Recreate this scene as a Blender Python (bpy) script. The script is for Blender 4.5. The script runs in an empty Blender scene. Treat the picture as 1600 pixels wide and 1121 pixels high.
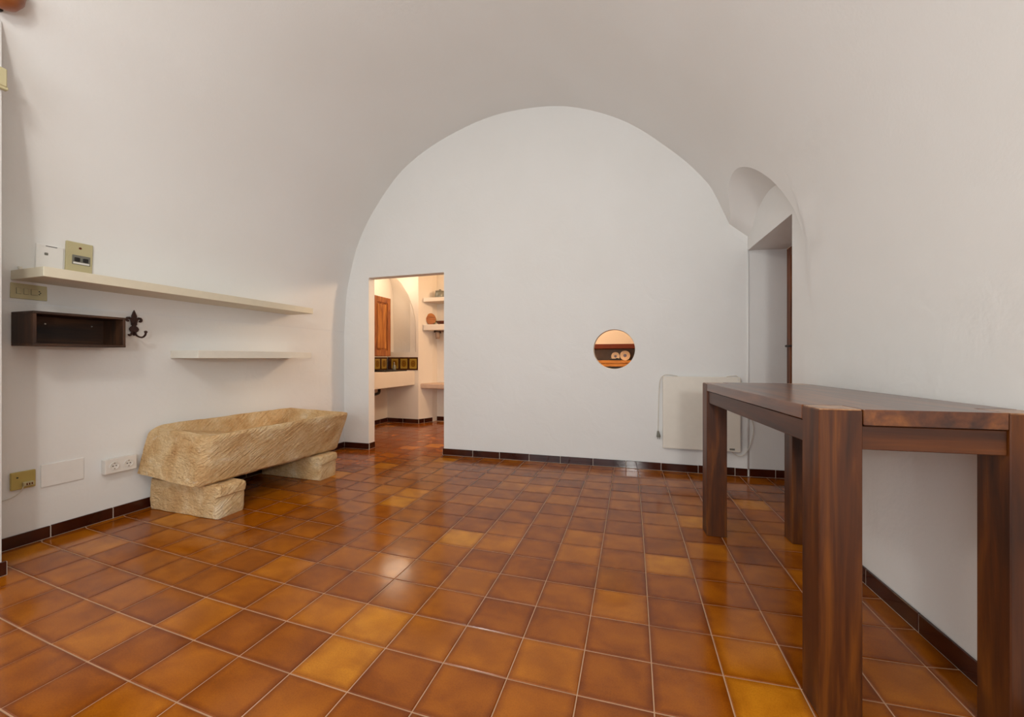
import bpy, bmesh, math, random
from mathutils import Vector, Matrix, noise
from mathutils.geometry import tessellate_polygon
random.seed(7)
C = bpy.context.scene
COL = C.collection
PI = math.pi

# ------------------------------------------------------------------ camera
cam_d = bpy.data.cameras.new('camera')
cam_d.sensor_width = 36.0
cam_d.lens = 36.0*595.0/1600.0
cam_d.clip_start = 0.02
cam = bpy.data.objects.new('camera', cam_d)
COL.objects.link(cam)
cam.location = (0, 0, 1.0)
cam.rotation_euler = (PI/2, 0, 0.305)
C.camera = cam

# ------------------------------------------------------------------ world, lights, exposure
w = bpy.data.worlds.new('world'); C.world = w
w.use_nodes = True
w.node_tree.nodes['Background'].inputs[0].default_value = (0.75, 0.85, 1.0, 1)
w.node_tree.nodes['Background'].inputs[1].default_value = 0.6
C.view_settings.view_transform = 'Standard'
C.view_settings.look = 'None'
C.view_settings.gamma = 1.0
C.view_settings.use_curve_mapping = False
C.view_settings.exposure = -0.38

def light(name, kind, loc, target, power, color, size=0.2, sizey=None, spread=None):
    d = bpy.data.lights.new(name, kind)
    d.energy = power; d.color = color
    if kind == 'AREA':
        d.size = size
        if sizey: d.shape = 'RECTANGLE'; d.size_y = sizey
        if spread: d.spread = spread
    else:
        d.shadow_soft_size = size
    o = bpy.data.objects.new(name, d); COL.objects.link(o)
    o.location = loc
    v = Vector(target)-Vector(loc)
    o.rotation_euler = v.to_track_quat('-Z', 'Y').to_euler()
    return o

# daylight from the glazed opening in the wall behind the camera
light('window_daylight', 'AREA', (-0.9, -2.35, 1.45), (-0.9, 3.0, 3.0), 62, (0.88, 0.96, 1.0), 2.4, 1.9)
# ceiling lamp of the vaulted room (above and behind the camera)
light('ceiling_lamp', 'POINT', (-1.35, -0.15, 2.6), (0, 0, 0), 60, (1.0, 0.96, 0.90), 0.16)
# small bright lamp behind the camera that glints in the far skirting tiles
light('standing_lamp', 'AREA', (0.40, -1.3, 1.36), (0.2, 3.6, 1.9), 34, (1.0, 0.97, 0.92), 0.24, 0.16)
# kitchen lamps
light('kitchen_lamp', 'POINT', (-1.15, 4.50, 2.15), (0, 0, 0), 80, (1.0, 0.68, 0.42), 0.10)
light('alcove_lamp', 'POINT', (-3.30, 4.80, 2.15), (0, 0, 0), 9, (1.0, 0.82, 0.62), 0.20)

# ------------------------------------------------------------------ materials
def newmat(name):
    m = bpy.data.materials.new(name); m.use_nodes = True
    nt = m.node_tree
    return m, nt, nt.nodes['Principled BSDF']
def N(nt, t, **kw):
    n = nt.nodes.new(t)
    for k, v in kw.items(): setattr(n, k, v)
    return n
def srgb(r, g, b):
    f = lambda c: (c/255/12.92) if c/255 <= 0.04045 else ((c/255+0.055)/1.055)**2.4
    return (f(r), f(g), f(b), 1)
def ramp(nt, fac, stops):
    r = N(nt, 'ShaderNodeValToRGB')
    e = r.color_ramp.elements
    e[0].position, e[0].color = stops[0]
    e[1].position, e[1].color = stops[-1]
    for p, c in stops[1:-1]:
        x = e.new(p); x.color = c
    nt.links.new(fac, r.inputs[0])
    return r.outputs[0]
def noise_tex(nt, coord, scale, detail=4, rough=0.5, dist=0.0, mapping=None):
    n = N(nt, 'ShaderNodeTexNoise')
    n.inputs['Scale'].default_value = scale; n.inputs['Detail'].default_value = detail
    n.inputs['Roughness'].default_value = rough; n.inputs['Distortion'].default_value = dist
    if mapping:
        mp = N(nt, 'ShaderNodeMapping'); mp.inputs['Scale'].default_value = mapping[0]
        mp.inputs['Rotation'].default_value = mapping[1]
        mp.inputs['Rotation'].default_value = (0, 0, 0)
        if any(mapping[1]):
            m0 = N(nt, 'ShaderNodeMapping'); m0.inputs['Rotation'].default_value = mapping[1]
            nt.links.new(coord, m0.inputs[0]); coord = m0.outputs[0]
        nt.links.new(coord, mp.inputs[0]); coord = mp.outputs[0]
    nt.links.new(coord, n.inputs['Vector'])
    return n.outputs[0]
def bump(nt, b, h, strength, dist, prev=None):
    bp = N(nt, 'ShaderNodeBump')
    bp.inputs['Strength'].default_value = strength; bp.inputs['Distance'].default_value = dist
    nt.links.new(h, bp.inputs['Height'])
    if prev: nt.links.new(prev, bp.inputs['Normal'])
    nt.links.new(bp.outputs[0], b.inputs['Normal'])
    return bp.outputs[0]
def mixc(nt, fac, a, b, mode='MIX'):
    m = N(nt, 'ShaderNodeMix', data_type='RGBA', blend_type=mode)
    for s, v in ((0, fac), (6, a), (7, b)):
        if hasattr(v, 'is_linked') or hasattr(v, 'links'): nt.links.new(v, m.inputs[s])
        else: m.inputs[s].default_value = v
    return m.outputs[2]

def plaster(name, col, strength=0.35, lump=0.004):
    m, nt, b = newmat(name)
    g = N(nt, 'ShaderNodeNewGeometry').outputs['Position']
    c = ramp(nt, noise_tex(nt, g, 1.3, 3), [(0.3, (col[0]*.965, col[1]*.96, col[2]*.95, 1)), (0.7, col)])
    nt.links.new(c, b.inputs['Base Color'])
    b.inputs['Roughness'].default_value = 0.75
    b.inputs['Specular IOR Level'].default_value = 0.3
    n1 = bump(nt, b, noise_tex(nt, g, 5.5, 3, 0.5, 0.6), strength, lump*2)
    bump(nt, b, noise_tex(nt, g, 75, 4, 0.6), 0.35, 0.0015, n1)
    return m
def plain(name, col, rough=0.5, metal=0.0, var=0.06, scale=20, bmp=0.0, coat=0):
    m, nt, b = newmat(name)
    tc = N(nt, 'ShaderNodeTexCoord').outputs['Object']
    c = ramp(nt, noise_tex(nt, tc, scale, 4), [(0.3, tuple(x*(1-var) for x in col[:3])+(1,)), (0.7, tuple(min(1, x*(1+var)) for x in col[:3])+(1,))])
    nt.links.new(c, b.inputs['Base Color'])
    b.inputs['Roughness'].default_value = rough
    b.inputs['Metallic'].default_value = metal
    b.inputs['Coat Weight'].default_value = coat
    if bmp: bump(nt, b, noise_tex(nt, tc, scale*4, 3), bmp, 0.002)
    return m
def wood(name, axis, dark, mid, lite, rough=0.3, scale=1.0, coat=0.3):
    m, nt, b = newmat(name)
    tc = N(nt, 'ShaderNodeTexCoord').outputs['Object']
    oi = N(nt, 'ShaderNodeObjectInfo').outputs['Random']
    ad = N(nt, 'ShaderNodeVectorMath', operation='ADD')
    sc = N(nt, 'ShaderNodeVectorMath', operation='SCALE')
    sc.inputs[0].default_value = (7, 5, 9)
    nt.links.new(oi, sc.inputs['Scale']); nt.links.new(tc, ad.inputs[0]); nt.links.new(sc.outputs[0], ad.inputs[1])
    v = ad.outputs[0]
    s = [9*scale, 9*scale, 9*scale]; s['xyz'.index(axis)] = 0.9*scale
    big = noise_tex(nt, v, 1.6, 4, 0.55, 1.2, (tuple(s), (0, 0, 0)))
    s2 = [60*scale, 60*scale, 60*scale]; s2['xyz'.index(axis)] = 2.0*scale
    fine = noise_tex(nt, v, 1.5, 3, 0.6, 0.3, (tuple(s2), (0, 0, 0)))
    c1 = ramp(nt, big, [(0.30, dark), (0.5, mid), (0.70, lite)])
    c2 = ramp(nt, fine, [(0.35, (0.76, 0.73, 0.70, 1)), (0.6, (1, 1, 1, 1))])
    nt.links.new(mixc(nt, 1.0, c1, c2, 'MULTIPLY'), b.inputs['Base Color'])
    b.inputs['Roughness'].default_value = rough
    b.inputs['Coat Weight'].default_value = coat; b.inputs['Coat Roughness'].default_value = 0.2; b.inputs['Coat IOR'].default_value = 1.5
    bump(nt, b, fine, 0.12, 0.001)
    return m

M = {}
M['wall'] = plaster('white_plaster', (0.82, 0.82, 0.805, 1), 0.5, 0.005)
M['vault'] = plaster('vault_plaster', (0.82, 0.82, 0.805, 1), 0.22, 0.004)
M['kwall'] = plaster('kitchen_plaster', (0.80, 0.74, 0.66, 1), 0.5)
M['grout'] = plain('grout', srgb(184, 146, 114), 0.9, var=0.12, scale=8, bmp=0.3)
M['pale_grout'] = plain('pale_grout', srgb(205, 192, 178), 0.9, var=0.08)
M['cream'] = plain('cream_laminate', srgb(218, 209, 186), 0.45, var=0.02)
M['offwhite'] = plain('offwhite_laminate', srgb(226, 221, 208), 0.45, var=0.02)
M['beige_plastic'] = plain('beige_plastic', srgb(190, 180, 140), 0.4, var=0.02)
M['yellow_plastic'] = plain('aged_plastic', srgb(186, 166, 96), 0.4, var=0.04)
M['white_plastic'] = plain('white_plastic', srgb(226, 222, 216), 0.35, var=0.02)
M['painted_plate'] = plain('painted_plate', srgb(233, 231, 227), 0.6, var=0.02)
M['grey_plastic'] = plain('grey_plastic', srgb(120, 118, 108), 0.4)
M['black'] = plain('black_iron', srgb(28, 24, 22), 0.45)
M['iron'] = plain('bronzed_iron', srgb(58, 32, 24), 0.45, metal=0.3, bmp=0.3)
M['radiator'] = plain('radiator_enamel', srgb(230, 224, 212), 0.4, var=0.015)
M['cable'] = plain('cable', srgb(214, 208, 196), 0.5)
M['glass'] = plain('smoky_glass', srgb(120, 122, 112), 0.15)
M['marble_roll'] = plain('paper', srgb(232, 205, 175), 0.9)
M['greenpaint'] = plain('green_enamel', srgb(110, 130, 60), 0.4)
M['dish'] = plain('brown_glazed_clay', srgb(96, 40, 22), 0.25, var=0.15)
M['steel'] = plain('steel', srgb(180, 178, 172), 0.25, metal=0.9)
M['bench_stone'] = plain('bench_stone', srgb(206, 180, 160), 0.7, var=0.06, bmp=0.3)
M['grey_panel'] = plain('grey_panel', srgb(150, 128, 112), 0.6, var=0.08)
M['terracotta'] = plain('terracotta', srgb(150, 84, 40), 0.4, var=0.2)
for a in 'xyz':
    M['wood_'+a] = wood('table_wood_'+a, a, srgb(60, 28, 12), srgb(94, 48, 18), srgb(126, 72, 26), 0.34, 0.8, 0.55)
    M['oldwood_'+a] = wood('box_wood_'+a, a, srgb(30, 18, 11), srgb(60, 36, 20), srgb(92, 58, 32), 0.6, 1.3, 0.0)
    M['pine_'+a] = wood('pine_'+a, a, srgb(118, 62, 22), srgb(160, 92, 36), srgb(196, 128, 58), 0.4, 1.6, 0.1)
M['legwood'] = wood('leg_wood', 'z', srgb(50, 21, 4), srgb(80, 38, 6), srgb(114, 62, 10), 0.42, 1.1, 0.0)
M['apronwood_x'] = wood('apron_wood_x', 'x', srgb(50, 21, 5), srgb(74, 35, 7), srgb(98, 50, 10), 0.42, 0.9, 0.0)
M['apronwood_y'] = wood('apron_wood_y', 'y', srgb(50, 21, 5), srgb(74, 35, 7), srgb(98, 50, 10), 0.42, 0.9, 0.0)
M['beam'] = plain('stained_beam', srgb(104, 40, 16), 0.8, var=0.12)
M['honey'] = wood('honey_wood', 'x', srgb(170, 104, 34), srgb(206, 138, 52), srgb(226, 160, 72), 0.5, 1.5, 0.0)
M['honey_z'] = wood('honey_wood_z', 'z', srgb(140, 78, 26), srgb(184, 116, 44), srgb(212, 146, 66), 0.4, 1.5, 0.1)
M['doorwood'] = wood('door_wood', 'z', srgb(84, 42, 16), srgb(122, 66, 26), srgb(150, 88, 38), 0.45, 1.2, 0.1)
M['endgrain'] = wood('end_grain', 'z', srgb(120, 80, 52), srgb(160, 116, 80), srgb(190, 150, 112), 0.3, 1.2)

def stone_mat():
    m, nt, b = newmat('hewn_sandstone')
    g = N(nt, 'ShaderNodeNewGeometry').outputs['Position']
    a = ramp(nt, noise_tex(nt, g, 6, 6, 0.6, 0.5), [(0.28, srgb(196, 150, 98)), (0.45, srgb(216, 178, 128)), (0.6, srgb(228, 198, 152)), (0.75, srgb(236, 216, 184))])
    sp = ramp(nt, noise_tex(nt, g, 70, 5, 0.7), [(0.3, (0.72, 0.68, 0.62, 1)), (0.55, (1, 1, 1, 1))])
    wv = ramp(nt, noise_tex(nt, g, 14, 3, 0.6, 0.2), [(0.62, (0, 0, 0, 1)), (0.72, (1, 1, 1, 1))])
    c = mixc(nt, 0.6, a, sp, 'MULTIPLY')
    wf = N(nt, 'ShaderNodeMath', operation='MULTIPLY'); wf.inputs[1].default_value = 0.35
    nt.links.new(wv, wf.inputs[0])
    c = mixc(nt, wf.outputs[0], c, srgb(226, 214, 192))
    nt.links.new(c, b.inputs['Base Color'])
    b.inputs['Roughness'].default_value = 0.92
    b.inputs['Specular IOR Level'].default_value = 0.2
    n1 = bump(nt, b, noise_tex(nt, g, 11, 6, 0.65), 0.9, 0.02)
    # diagonal chisel strokes
    st = noise_tex(nt, g, 1.0, 3, 0.6, 0.4, ((30, 9, 80), (math.radians(-38), 0, 0)))
    n2 = bump(nt, b, st, 0.9, 0.016, n1)
    bump(nt, b, noise_tex(nt, g, 160, 3, 0.6), 0.6, 0.004, n2)
    return m
M['stone'] = stone_mat()

def tile_mat(name, from_attr):
    m, nt, b = newmat(name)
    uv = N(nt, 'ShaderNodeUVMap').outputs[0]
    if from_attr:
        rnd = N(nt, 'ShaderNodeAttribute', attribute_name='tone').outputs['Fac']
    else:
        rnd = N(nt, 'ShaderNodeObjectInfo').outputs['Random']
    g = N(nt, 'ShaderNodeNewGeometry').outputs['Position']
    # glaze tone of the tile
    tone = ramp(nt, rnd, [(0.0, srgb(140, 72, 5)), (0.40, srgb(149, 79, 5)), (0.80, srgb(161, 89, 8)), (0.93, srgb(176, 103, 14)), (1.0, srgb(198, 128, 30))])
    # cloudy glaze inside each tile, shifted by the tile's random number
    sc = N(nt, 'ShaderNodeVectorMath', operation='SCALE'); sc.inputs[0].default_value = (31, 17, 43)
    nt.links.new(rnd, sc.inputs['Scale'])
    ad = N(nt, 'ShaderNodeVectorMath', operation='ADD')
    nt.links.new(uv, ad.inputs[0]); nt.links.new(sc.outputs[0], ad.inputs[1])
    cl = ramp(nt, noise_tex(nt, ad.outputs[0], 1.4, 3, 0.5, 0.3), [(0.34, (0.78, 0.72, 0.66, 1)), (0.5, (0.95, 0.93, 0.9, 1)), (0.68, (1.16, 1.22, 1.25, 1))])
    c = mixc(nt, 1.0, tone, cl, 'MULTIPLY')
    # burnt darker rim of the glaze
    sx = N(nt, 'ShaderNodeSeparateXYZ'); nt.links.new(uv, sx.inputs[0])
    def edge(o):
        s = N(nt, 'ShaderNodeMath', operation='SUBTRACT'); nt.links.new(o, s.inputs[0]); s.inputs[1].default_value = 0.5
        a = N(nt, 'ShaderNodeMath', operation='ABSOLUTE'); nt.links.new(s.outputs[0], a.inputs[0]); return a.outputs[0]
    mx = N(nt, 'ShaderNodeMath', operation='MAXIMUM')
    nt.links.new(edge(sx.outputs[0]), mx.inputs[0]); nt.links.new(edge(sx.outputs[1]), mx.inputs[1])
    wob = N(nt, 'ShaderNodeMath', operation='MULTIPLY_ADD'); wob.inputs[1].default_value = 0.10
    nt.links.new(noise_tex(nt, ad.outputs[0], 4, 3), wob.inputs[0]); nt.links.new(mx.outputs[0], wob.inputs[2])
    rim = ramp(nt, wob.outputs[0], [(0.45, (1, 1, 1, 1)), (0.57, (0.6, 0.48, 0.38, 1))])
    c = mixc(nt, 1.0, c, rim, 'MULTIPLY')
    # fine speckle
    sp = ramp(nt, noise_tex(nt, g, 220, 2, 0.6), [(0.3, (0.86, 0.84, 0.8, 1)), (0.6, (1.04, 1.04, 1.04, 1))])
    c = mixc(nt, 1.0, c, sp, 'MULTIPLY')
    # dusty scuffs and footprints
    d1 = ramp(nt, noise_tex(nt, g, 1.1, 2), [(0.60, (0, 0, 0, 1)), (0.75, (0.5, 0.5, 0.5, 1))])
    d2 = ramp(nt, noise_tex(nt, g, 45, 4, 0.7), [(0.48, (0, 0, 0, 1)), (0.62, (1, 1, 1, 1))])
    dd = N(nt, 'ShaderNodeMath', operation='MULTIPLY'); nt.links.new(d1, dd.inputs[0]); nt.links.new(d2, dd.inputs[1])
    d3 = N(nt, 'ShaderNodeMath', operation='MULTIPLY'); nt.links.new(dd.outputs[0], d3.inputs[0]); d3.inputs[1].default_value = 0.35
    c = mixc(nt, d3.outputs[0], c, srgb(170, 130, 96))
    nt.links.new(c, b.inputs['Base Color'])
    rr = ramp(nt, noise_tex(nt, g, 3.5, 4), [(0.3, (0.10, 0.10, 0.10, 1)), (0.75, (0.20, 0.20, 0.20, 1))])
    nt.links.new(rr, b.inputs['Roughness'])
    b.inputs['Specular IOR Level'].default_value = 0.36
    bump(nt, b, noise_tex(nt, g, 16, 3, 0.5), 0.06, 0.004)
    return m
M['tile'] = tile_mat('glazed_tile', False)
M['tile_far'] = tile_mat('glazed_tile_joined', True)
def skirt_mat():
    m, nt, b = newmat('glazed_skirting')
    g = N(nt, 'ShaderNodeNewGeometry').outputs['Position']
    c = ramp(nt, noise_tex(nt, g, 5, 3), [(0.3, srgb(46, 16, 8)), (0.7, srgb(68, 26, 12))])
    nt.links.new(c, b.inputs['Base Color'])
    b.inputs['Roughness'].default_value = 0.10
    bump(nt, b, noise_tex(nt, g, 60, 2), 0.07, 0.001)
    return m
M['skirt'] = skirt_mat()
def backsplash_mat():
    m, nt, b = newmat('patterned_tile')
    uv = N(nt, 'ShaderNodeUVMap').outputs[0]
    s = N(nt, 'ShaderNodeVectorMath', operation='SUBTRACT'); s.inputs[1].default_value = (0.5, 0.5, 0)
    nt.links.new(uv, s.inputs[0])
    ab = N(nt, 'ShaderNodeVectorMath', operation='ABSOLUTE'); nt.links.new(s.outputs[0], ab.inputs[0])
    sx = N(nt, 'ShaderNodeSeparateXYZ'); nt.links.new(ab.outputs[0], sx.inputs[0])
    mx = N(nt, 'ShaderNodeMath', operation='MAXIMUM'); nt.links.new(sx.outputs[0], mx.inputs[0]); nt.links.new(sx.outputs[1], mx.inputs[1])
    ln = N(nt, 'ShaderNodeVectorMath', operation='LENGTH'); nt.links.new(s.outputs[0], ln.inputs[0])
    sq = ramp(nt, mx.outputs[0], [(0.0, srgb(150, 116, 44)), (0.30, srgb(158, 124, 48)), (0.31, srgb(176, 148, 62)), (0.37, srgb(176, 148, 62)), (0.38, srgb(74, 42, 18))])
    ring = ramp(nt, ln.outputs['Value'], [(0.0, (1, 0.9, 0.7, 1)), (0.06, (0.35, 0.2, 0.12, 1)), (0.12, (0.9, 0.75, 0.5, 1)), (0.2, (0.4, 0.22, 0.12, 1)), (0.27, (1, 1, 1, 1))])
    nt.links.new(mixc(nt, 0.9, sq, ring, 'MULTIPLY'), b.inputs['Base Color'])
    b.inputs['Roughness'].default_value = 0.2
    return m
M['backsplash'] = backsplash_mat()

# ------------------------------------------------------------------ helpers
def obj(name, bm, mat, parent=None, smooth=False, recalc=True):
    me = bpy.data.meshes.new(name)
    if recalc: bmesh.ops.recalc_face_normals(bm, faces=bm.faces)
    bm.to_mesh(me); bm.free()
    if smooth:
        for p in me.polygons: p.use_smooth = True
    for mm in (mat if isinstance(mat, list) else [mat]): me.materials.append(mm)
    o = bpy.data.objects.new(name, me); COL.objects.link(o)
    if parent: o.parent = parent
    return o
def thing(name, label, cat, loc=(0, 0, 0), rotz=0, group=None):
    o = bpy.data.objects.new(name, None); COL.objects.link(o)
    o.empty_display_size = 0.05
    o.location = loc; o.rotation_euler = (0, 0, rotz)
    o['label'] = label; o['category'] = cat
    if group: o['group'] = group
    return o
def tag(o, label, cat, group=None):
    o['label'] = label; o['category'] = cat
    if group: o['group'] = group
    return o
def struct(o, label, cat):
    o['kind'] = 'structure'; o['label'] = label; o['category'] = cat
    return o
def bx(bm, x0, x1, y0, y1, z0, z1, bev=0.0, seg=1):
    r = bmesh.ops.create_cube(bm, size=1.0)
    vs = r['verts']
    for v in vs:
        v.co = Vector(((x0+x1)/2+v.co.x*(x1-x0), (y0+y1)/2+v.co.y*(y1-y0), (z0+z1)/2+v.co.z*(z1-z0)))
    if bev:
        es = list({e for v in vs for e in v.link_edges})
        bmesh.ops.bevel(bm, geom=es, offset=bev, segments=seg, affect='EDGES', profile=0.6)
    return bm
def box(*a, **k): return bx(bmesh.new(), *a, **k)
def cyl(bm, p0, p1, r0, r1=None, seg=20, cap=True):
    r1 = r0 if r1 is None else r1
    p0, p1 = Vector(p0), Vector(p1); d = p1-p0
    mt = Matrix.Translation((p0+p1)/2) @ d.to_track_quat('Z', 'Y').to_matrix().to_4x4()
    bmesh.ops.create_cone(bm, cap_ends=cap, segments=seg, radius1=r0, radius2=r1, depth=d.length, matrix=mt)
    return bm
def tube(bm, pts, r, seg=8):
    pts = [Vector(p) for p in pts]
    # Catmull-Rom smoothing
    sm = []
    for i in range(len(pts)-1):
        a, b, c, d = pts[max(i-1, 0)], pts[i], pts[i+1], pts[min(i+2, len(pts)-1)]
        for k in range(6):
            t = k/6
            sm.append(0.5*((2*b)+(c-a)*t+(2*a-5*b+4*c-d)*t*t+(3*b-a-3*c+d)*t**3))
    sm.append(pts[-1])
    rings = []
    for i, p in enumerate(sm):
        t = (sm[min(i+1, len(sm)-1)]-sm[max(i-1, 0)]).normalized()
        q = t.to_track_quat('Z', 'Y')
        rr = r(i/(len(sm)-1)) if callable(r) else r
        rings.append([bm.verts.new(p+q@Vector((rr*math.cos(2*PI*k/seg), rr*math.sin(2*PI*k/seg), 0))) for k in range(seg)])
    for a, b in zip(rings, rings[1:]):
        for k in range(seg):
            bm.faces.new((a[k], a[(k+1) % seg], b[(k+1) % seg], b[k]))
    bm.faces.new(rings[0][::-1]); bm.faces.new(rings[-1])
    return bm
def lathe(bm, prof, seg=24, center=(0, 0, 0)):
    cx, cy, cz = center
    rings = [[bm.verts.new((cx+r*math.cos(2*PI*k/seg), cy+r*math.sin(2*PI*k/seg), cz+z)) for k in range(seg)] for r, z in prof]
    for a, b in zip(rings, rings[1:]):
        for k in range(seg): bm.faces.new((a[k], a[(k+1) % seg], b[(k+1) % seg], b[k]))
    bm.faces.new(rings[0][::-1]); bm.faces.new(rings[-1])
    return bm
def prism(bm, loops, to3d, depth):
    """polygon with holes (list of 2-D loops, first is outer) extruded; to3d(u, v, d) gives the point"""
    tris = tessellate_polygon([[Vector((u, v, 0)) for u, v in lp] for lp in loops])
    flat = [p for lp in loops for p in lp]
    A = [bm.verts.new(to3d(u, v, 0)) for u, v in flat]
    B = [bm.verts.new(to3d(u, v, depth)) for u, v in flat]
    for t in tris:
        try:
            bm.faces.new([A[i] for i in t]); bm.faces.new([B[i] for i in reversed(t)])
        except ValueError: pass
    k = 0
    for lp in loops:
        n = len(lp)
        for i in range(n):
            a, b = k+i, k+(i+1) % n
            bm.faces.new((A[a], A[b], B[b], B[a]))
        k += n
    return bm
def loft(bm, cols, close=False):
    V = [[bm.verts.new(p) for p in c] for c in cols]
    for a, b in zip(V, V[1:]):
        for i in range(len(a)-1):
            try: bm.faces.new((a[i], a[i+1], b[i+1], b[i]))
            except ValueError: pass
    return V

# ------------------------------------------------------------------ room profile (the barrel vault)
PROF = [(-3.077, 1.30), (-3.069, 1.434), (-3.052, 1.685), (-3.013, 1.89), (-2.929, 2.192), (-2.822, 2.427), (-2.674, 2.656),
        (-2.41, 2.966), (-2.103, 3.178), (-1.727, 3.336), (-1.33, 3.434), (-0.953, 3.447), (-0.631, 3.41), (-0.356, 3.32),
        (-0.122, 3.207), (0.054, 3.091), (0.21, 2.962), (0.437, 2.751), (0.599, 2.562), (0.669, 2.451), (0.756, 2.251),
        (0.854, 2.007), (0.918, 1.871)]
def smooth_prof(P, n):
    P = [Vector((a, 0, b)) for a, b in P]; out = []
    for i in range(len(P)-1):
        a, b, c, d = P[max(i-1, 0)], P[i], P[i+1], P[min(i+2, len(P)-1)]
        for k in range(n):
            t = k/n
            out.append(0.5*((2*b)+(c-a)*t+(2*a-5*b+4*c-d)*t*t+(3*b-a-3*c+d)*t**3))
    out.append(P[-1])
    return [(v.x, v.z) for v in out]
SP = smooth_prof(PROF, 4)
def wy(x): return 3.51+0.0415*(x+3.08)          # the end wall's plane
def xl(y): return -3.08-0.012*(3.51-y)           # left wall
def xr(y): return 0.934+0.037*(3.66-y)           # right wall
def place(x, z, y):
    t = (x+3.08)/4.014
    return (x*1.0-(1-t)*0.012*(3.51-y)+t*0.037*(3.66-y)+0, y, z)
# right haunch as a function of height
RIGHT = [p for p in SP if p[0] > 0.43]
NEAR = [(1.25, 0), (1.45, .004), (1.6, .014), (1.75, .032), (1.871, .053), (2.007, .088), (2.12, .125), (2.251, .178), (2.36, .232), (2.451, .283), (2.562, .355), (2.751, .497), (3.0, .80)]
def fR(z, y=0):
    b = min(1, max(0, (3.5-y)/1.1)); b = b*b*(3-2*b)
    n = 0.934
    for (z0, o0), (z1, o1) in zip(NEAR, NEAR[1:]):
        if z0 <= z <= z1: n = 0.934-(o0+(o1-o0)*(z-z0)/(z1-z0))
    return (1-b)*fR0(z)+b*n
def fR0(z):
    if z <= 1.871: return 0.934-0.016*max(0, (z-1.25)/0.621)**2
    for (x0, z0), (x1, z1) in zip(RIGHT, RIGHT[1:]):
        if z1 <= z <= z0: return x0+(x1-x0)*(z0-z)/(z0-z1)
    return RIGHT[0][0]
Y0, ZS = -2.5, 1.25
def arch_w(y):
    d = (y-3.2)/0.62
    return 1.42+0.80*math.sqrt(max(0, 1-d*d)) if abs(d) < 1 else 0
def arch_v(y):
    z = arch_w(y)
    return z+0.16*max(0, z-1.42)/0.8 if z else 0
YS = [-2.5, -1.6, -0.8, 0.0, 0.6, 1.2, 1.8, 2.3] + [2.57+0.0303*k for k in range(37)]

def yend(x, y): return wy(x) if y > 3.6 else y
LEFTPART = [p for p in SP if p[0] <= 0.43 or (p[0] > 0.43 and p[1] > 2.72)]
zt = LEFTPART[-1][1]
bm = bmesh.new()
cols = []
for y in YS:
    e = max(ZS, arch_v(y)) if 2.58 < y < 3.70 else ZS
    pts = list(LEFTPART)
    for k in range(1, 21):
        z = zt+(e-zt)*k/20
        pts.append((fR(z, y), z))
    cols.append([Vector(place(x, z, yend(x, y))) for x, z in pts])
loft(bm, cols)
# the lunette's curved underside
li = []
for y, c in zip(YS, cols):
    if y >= 2.57:
        zv, zw = max(ZS, arch_v(y)), max(ZS, arch_w(y))
        a = c[-1]
        b = Vector((xr(y), a.y if y > 3.6 else y, zw))
        li.append([a.lerp(b, t/6) for t in range(7)])
loft(bm, li)
bmesh.ops.remove_doubles(bm, verts=bm.verts, dist=0.0005)
ceiling = obj('ceiling', bm, M['vault'], smooth=True, recalc=False)
md = ceiling.modifiers.new('edge', 'EDGE_SPLIT'); md.split_angle = math.radians(28)
struct(ceiling, 'white plastered barrel vault over the room, with an arched cut above the right doorway', 'ceiling')

# left wall
bm = bmesh.new()
cols = [[Vector((xl(y)-(0 if z < 1.25 else 0), y, z)) for z in (0, 0.4, 0.8, 1.30)] for y in (-2.5, -1, 0, 1, 2, 3, 3.51)]
loft(bm, cols)
# the wall's outer side, so that it has thickness
loft(bm, [[Vector((xl(y)-0.15, y, z)) for z in (1.30, 0)] for y in (-2.5, 3.51)])
wl = obj('wall_left', bm, M['wall'], smooth=False, recalc=False)
struct(wl, 'white left wall carrying the shelves, under the spring of the vault', 'wall')

# pilaster at the left edge
bm = bmesh.new()
bx(bm, -3.2, -2.762, 0.45, 0.968, 0, 2.56, 0.012, 2)
struct(obj('wall_left_pier', bm, M['wall']), 'white wall pier at the extreme left edge, nearer than the shelves', 'wall')

# right wall with the doorway recess
NY0, NZ = 2.825, 1.915
bm = bmesh.new()
ys = [y for y in YS if y < NY0]+[NY0]
loft(bm, [[Vector((xr(y), y, z)) for z in (0, 0.9, max(ZS, arch_w(y)) if y >= 2.57 else ZS)] for y in ys])
ys2 = [NY0]+[y for y in YS if y > NY0]
loft(bm, [[Vector((xr(y), yend(0.934, y), z)) for z in (NZ, max(NZ+0.002, arch_w(y)))] for y in ys2])
X1 = 1.235
JY = 3.715
j0 = wy(0.934)
bm.faces.new([bm.verts.new(v) for v in ((xr(NY0), NY0, 0), (X1, NY0, 0), (X1, NY0, NZ), (xr(NY0), NY0, NZ))])
bm.faces.new([bm.verts.new(v) for v in ((xr(NY0), NY0, NZ), (X1, NY0, NZ), (X1, JY, NZ), (0.934, j0, NZ))])
bm.faces.new([bm.verts.new(v) for v in ((0.934, j0, 0), (0.934, j0, NZ), (X1, JY, NZ), (X1, JY, 0))])
wr = obj('wall_right', bm, M['wall'], recalc=False)
struct(wr, 'white right wall behind the wooden table, opening into the arched door recess', 'wall')
# rounded arris of the recess corner
bm = bmesh.new(); cyl(bm, (0.938, j0-0.001, 0.06), (0.938, j0-0.001, 1.93), 0.007, seg=16)
struct(obj('trim_1', bm, M['wall'], smooth=True), 'rounded plaster corner where the end wall turns into the door recess', 'trim')

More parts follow.
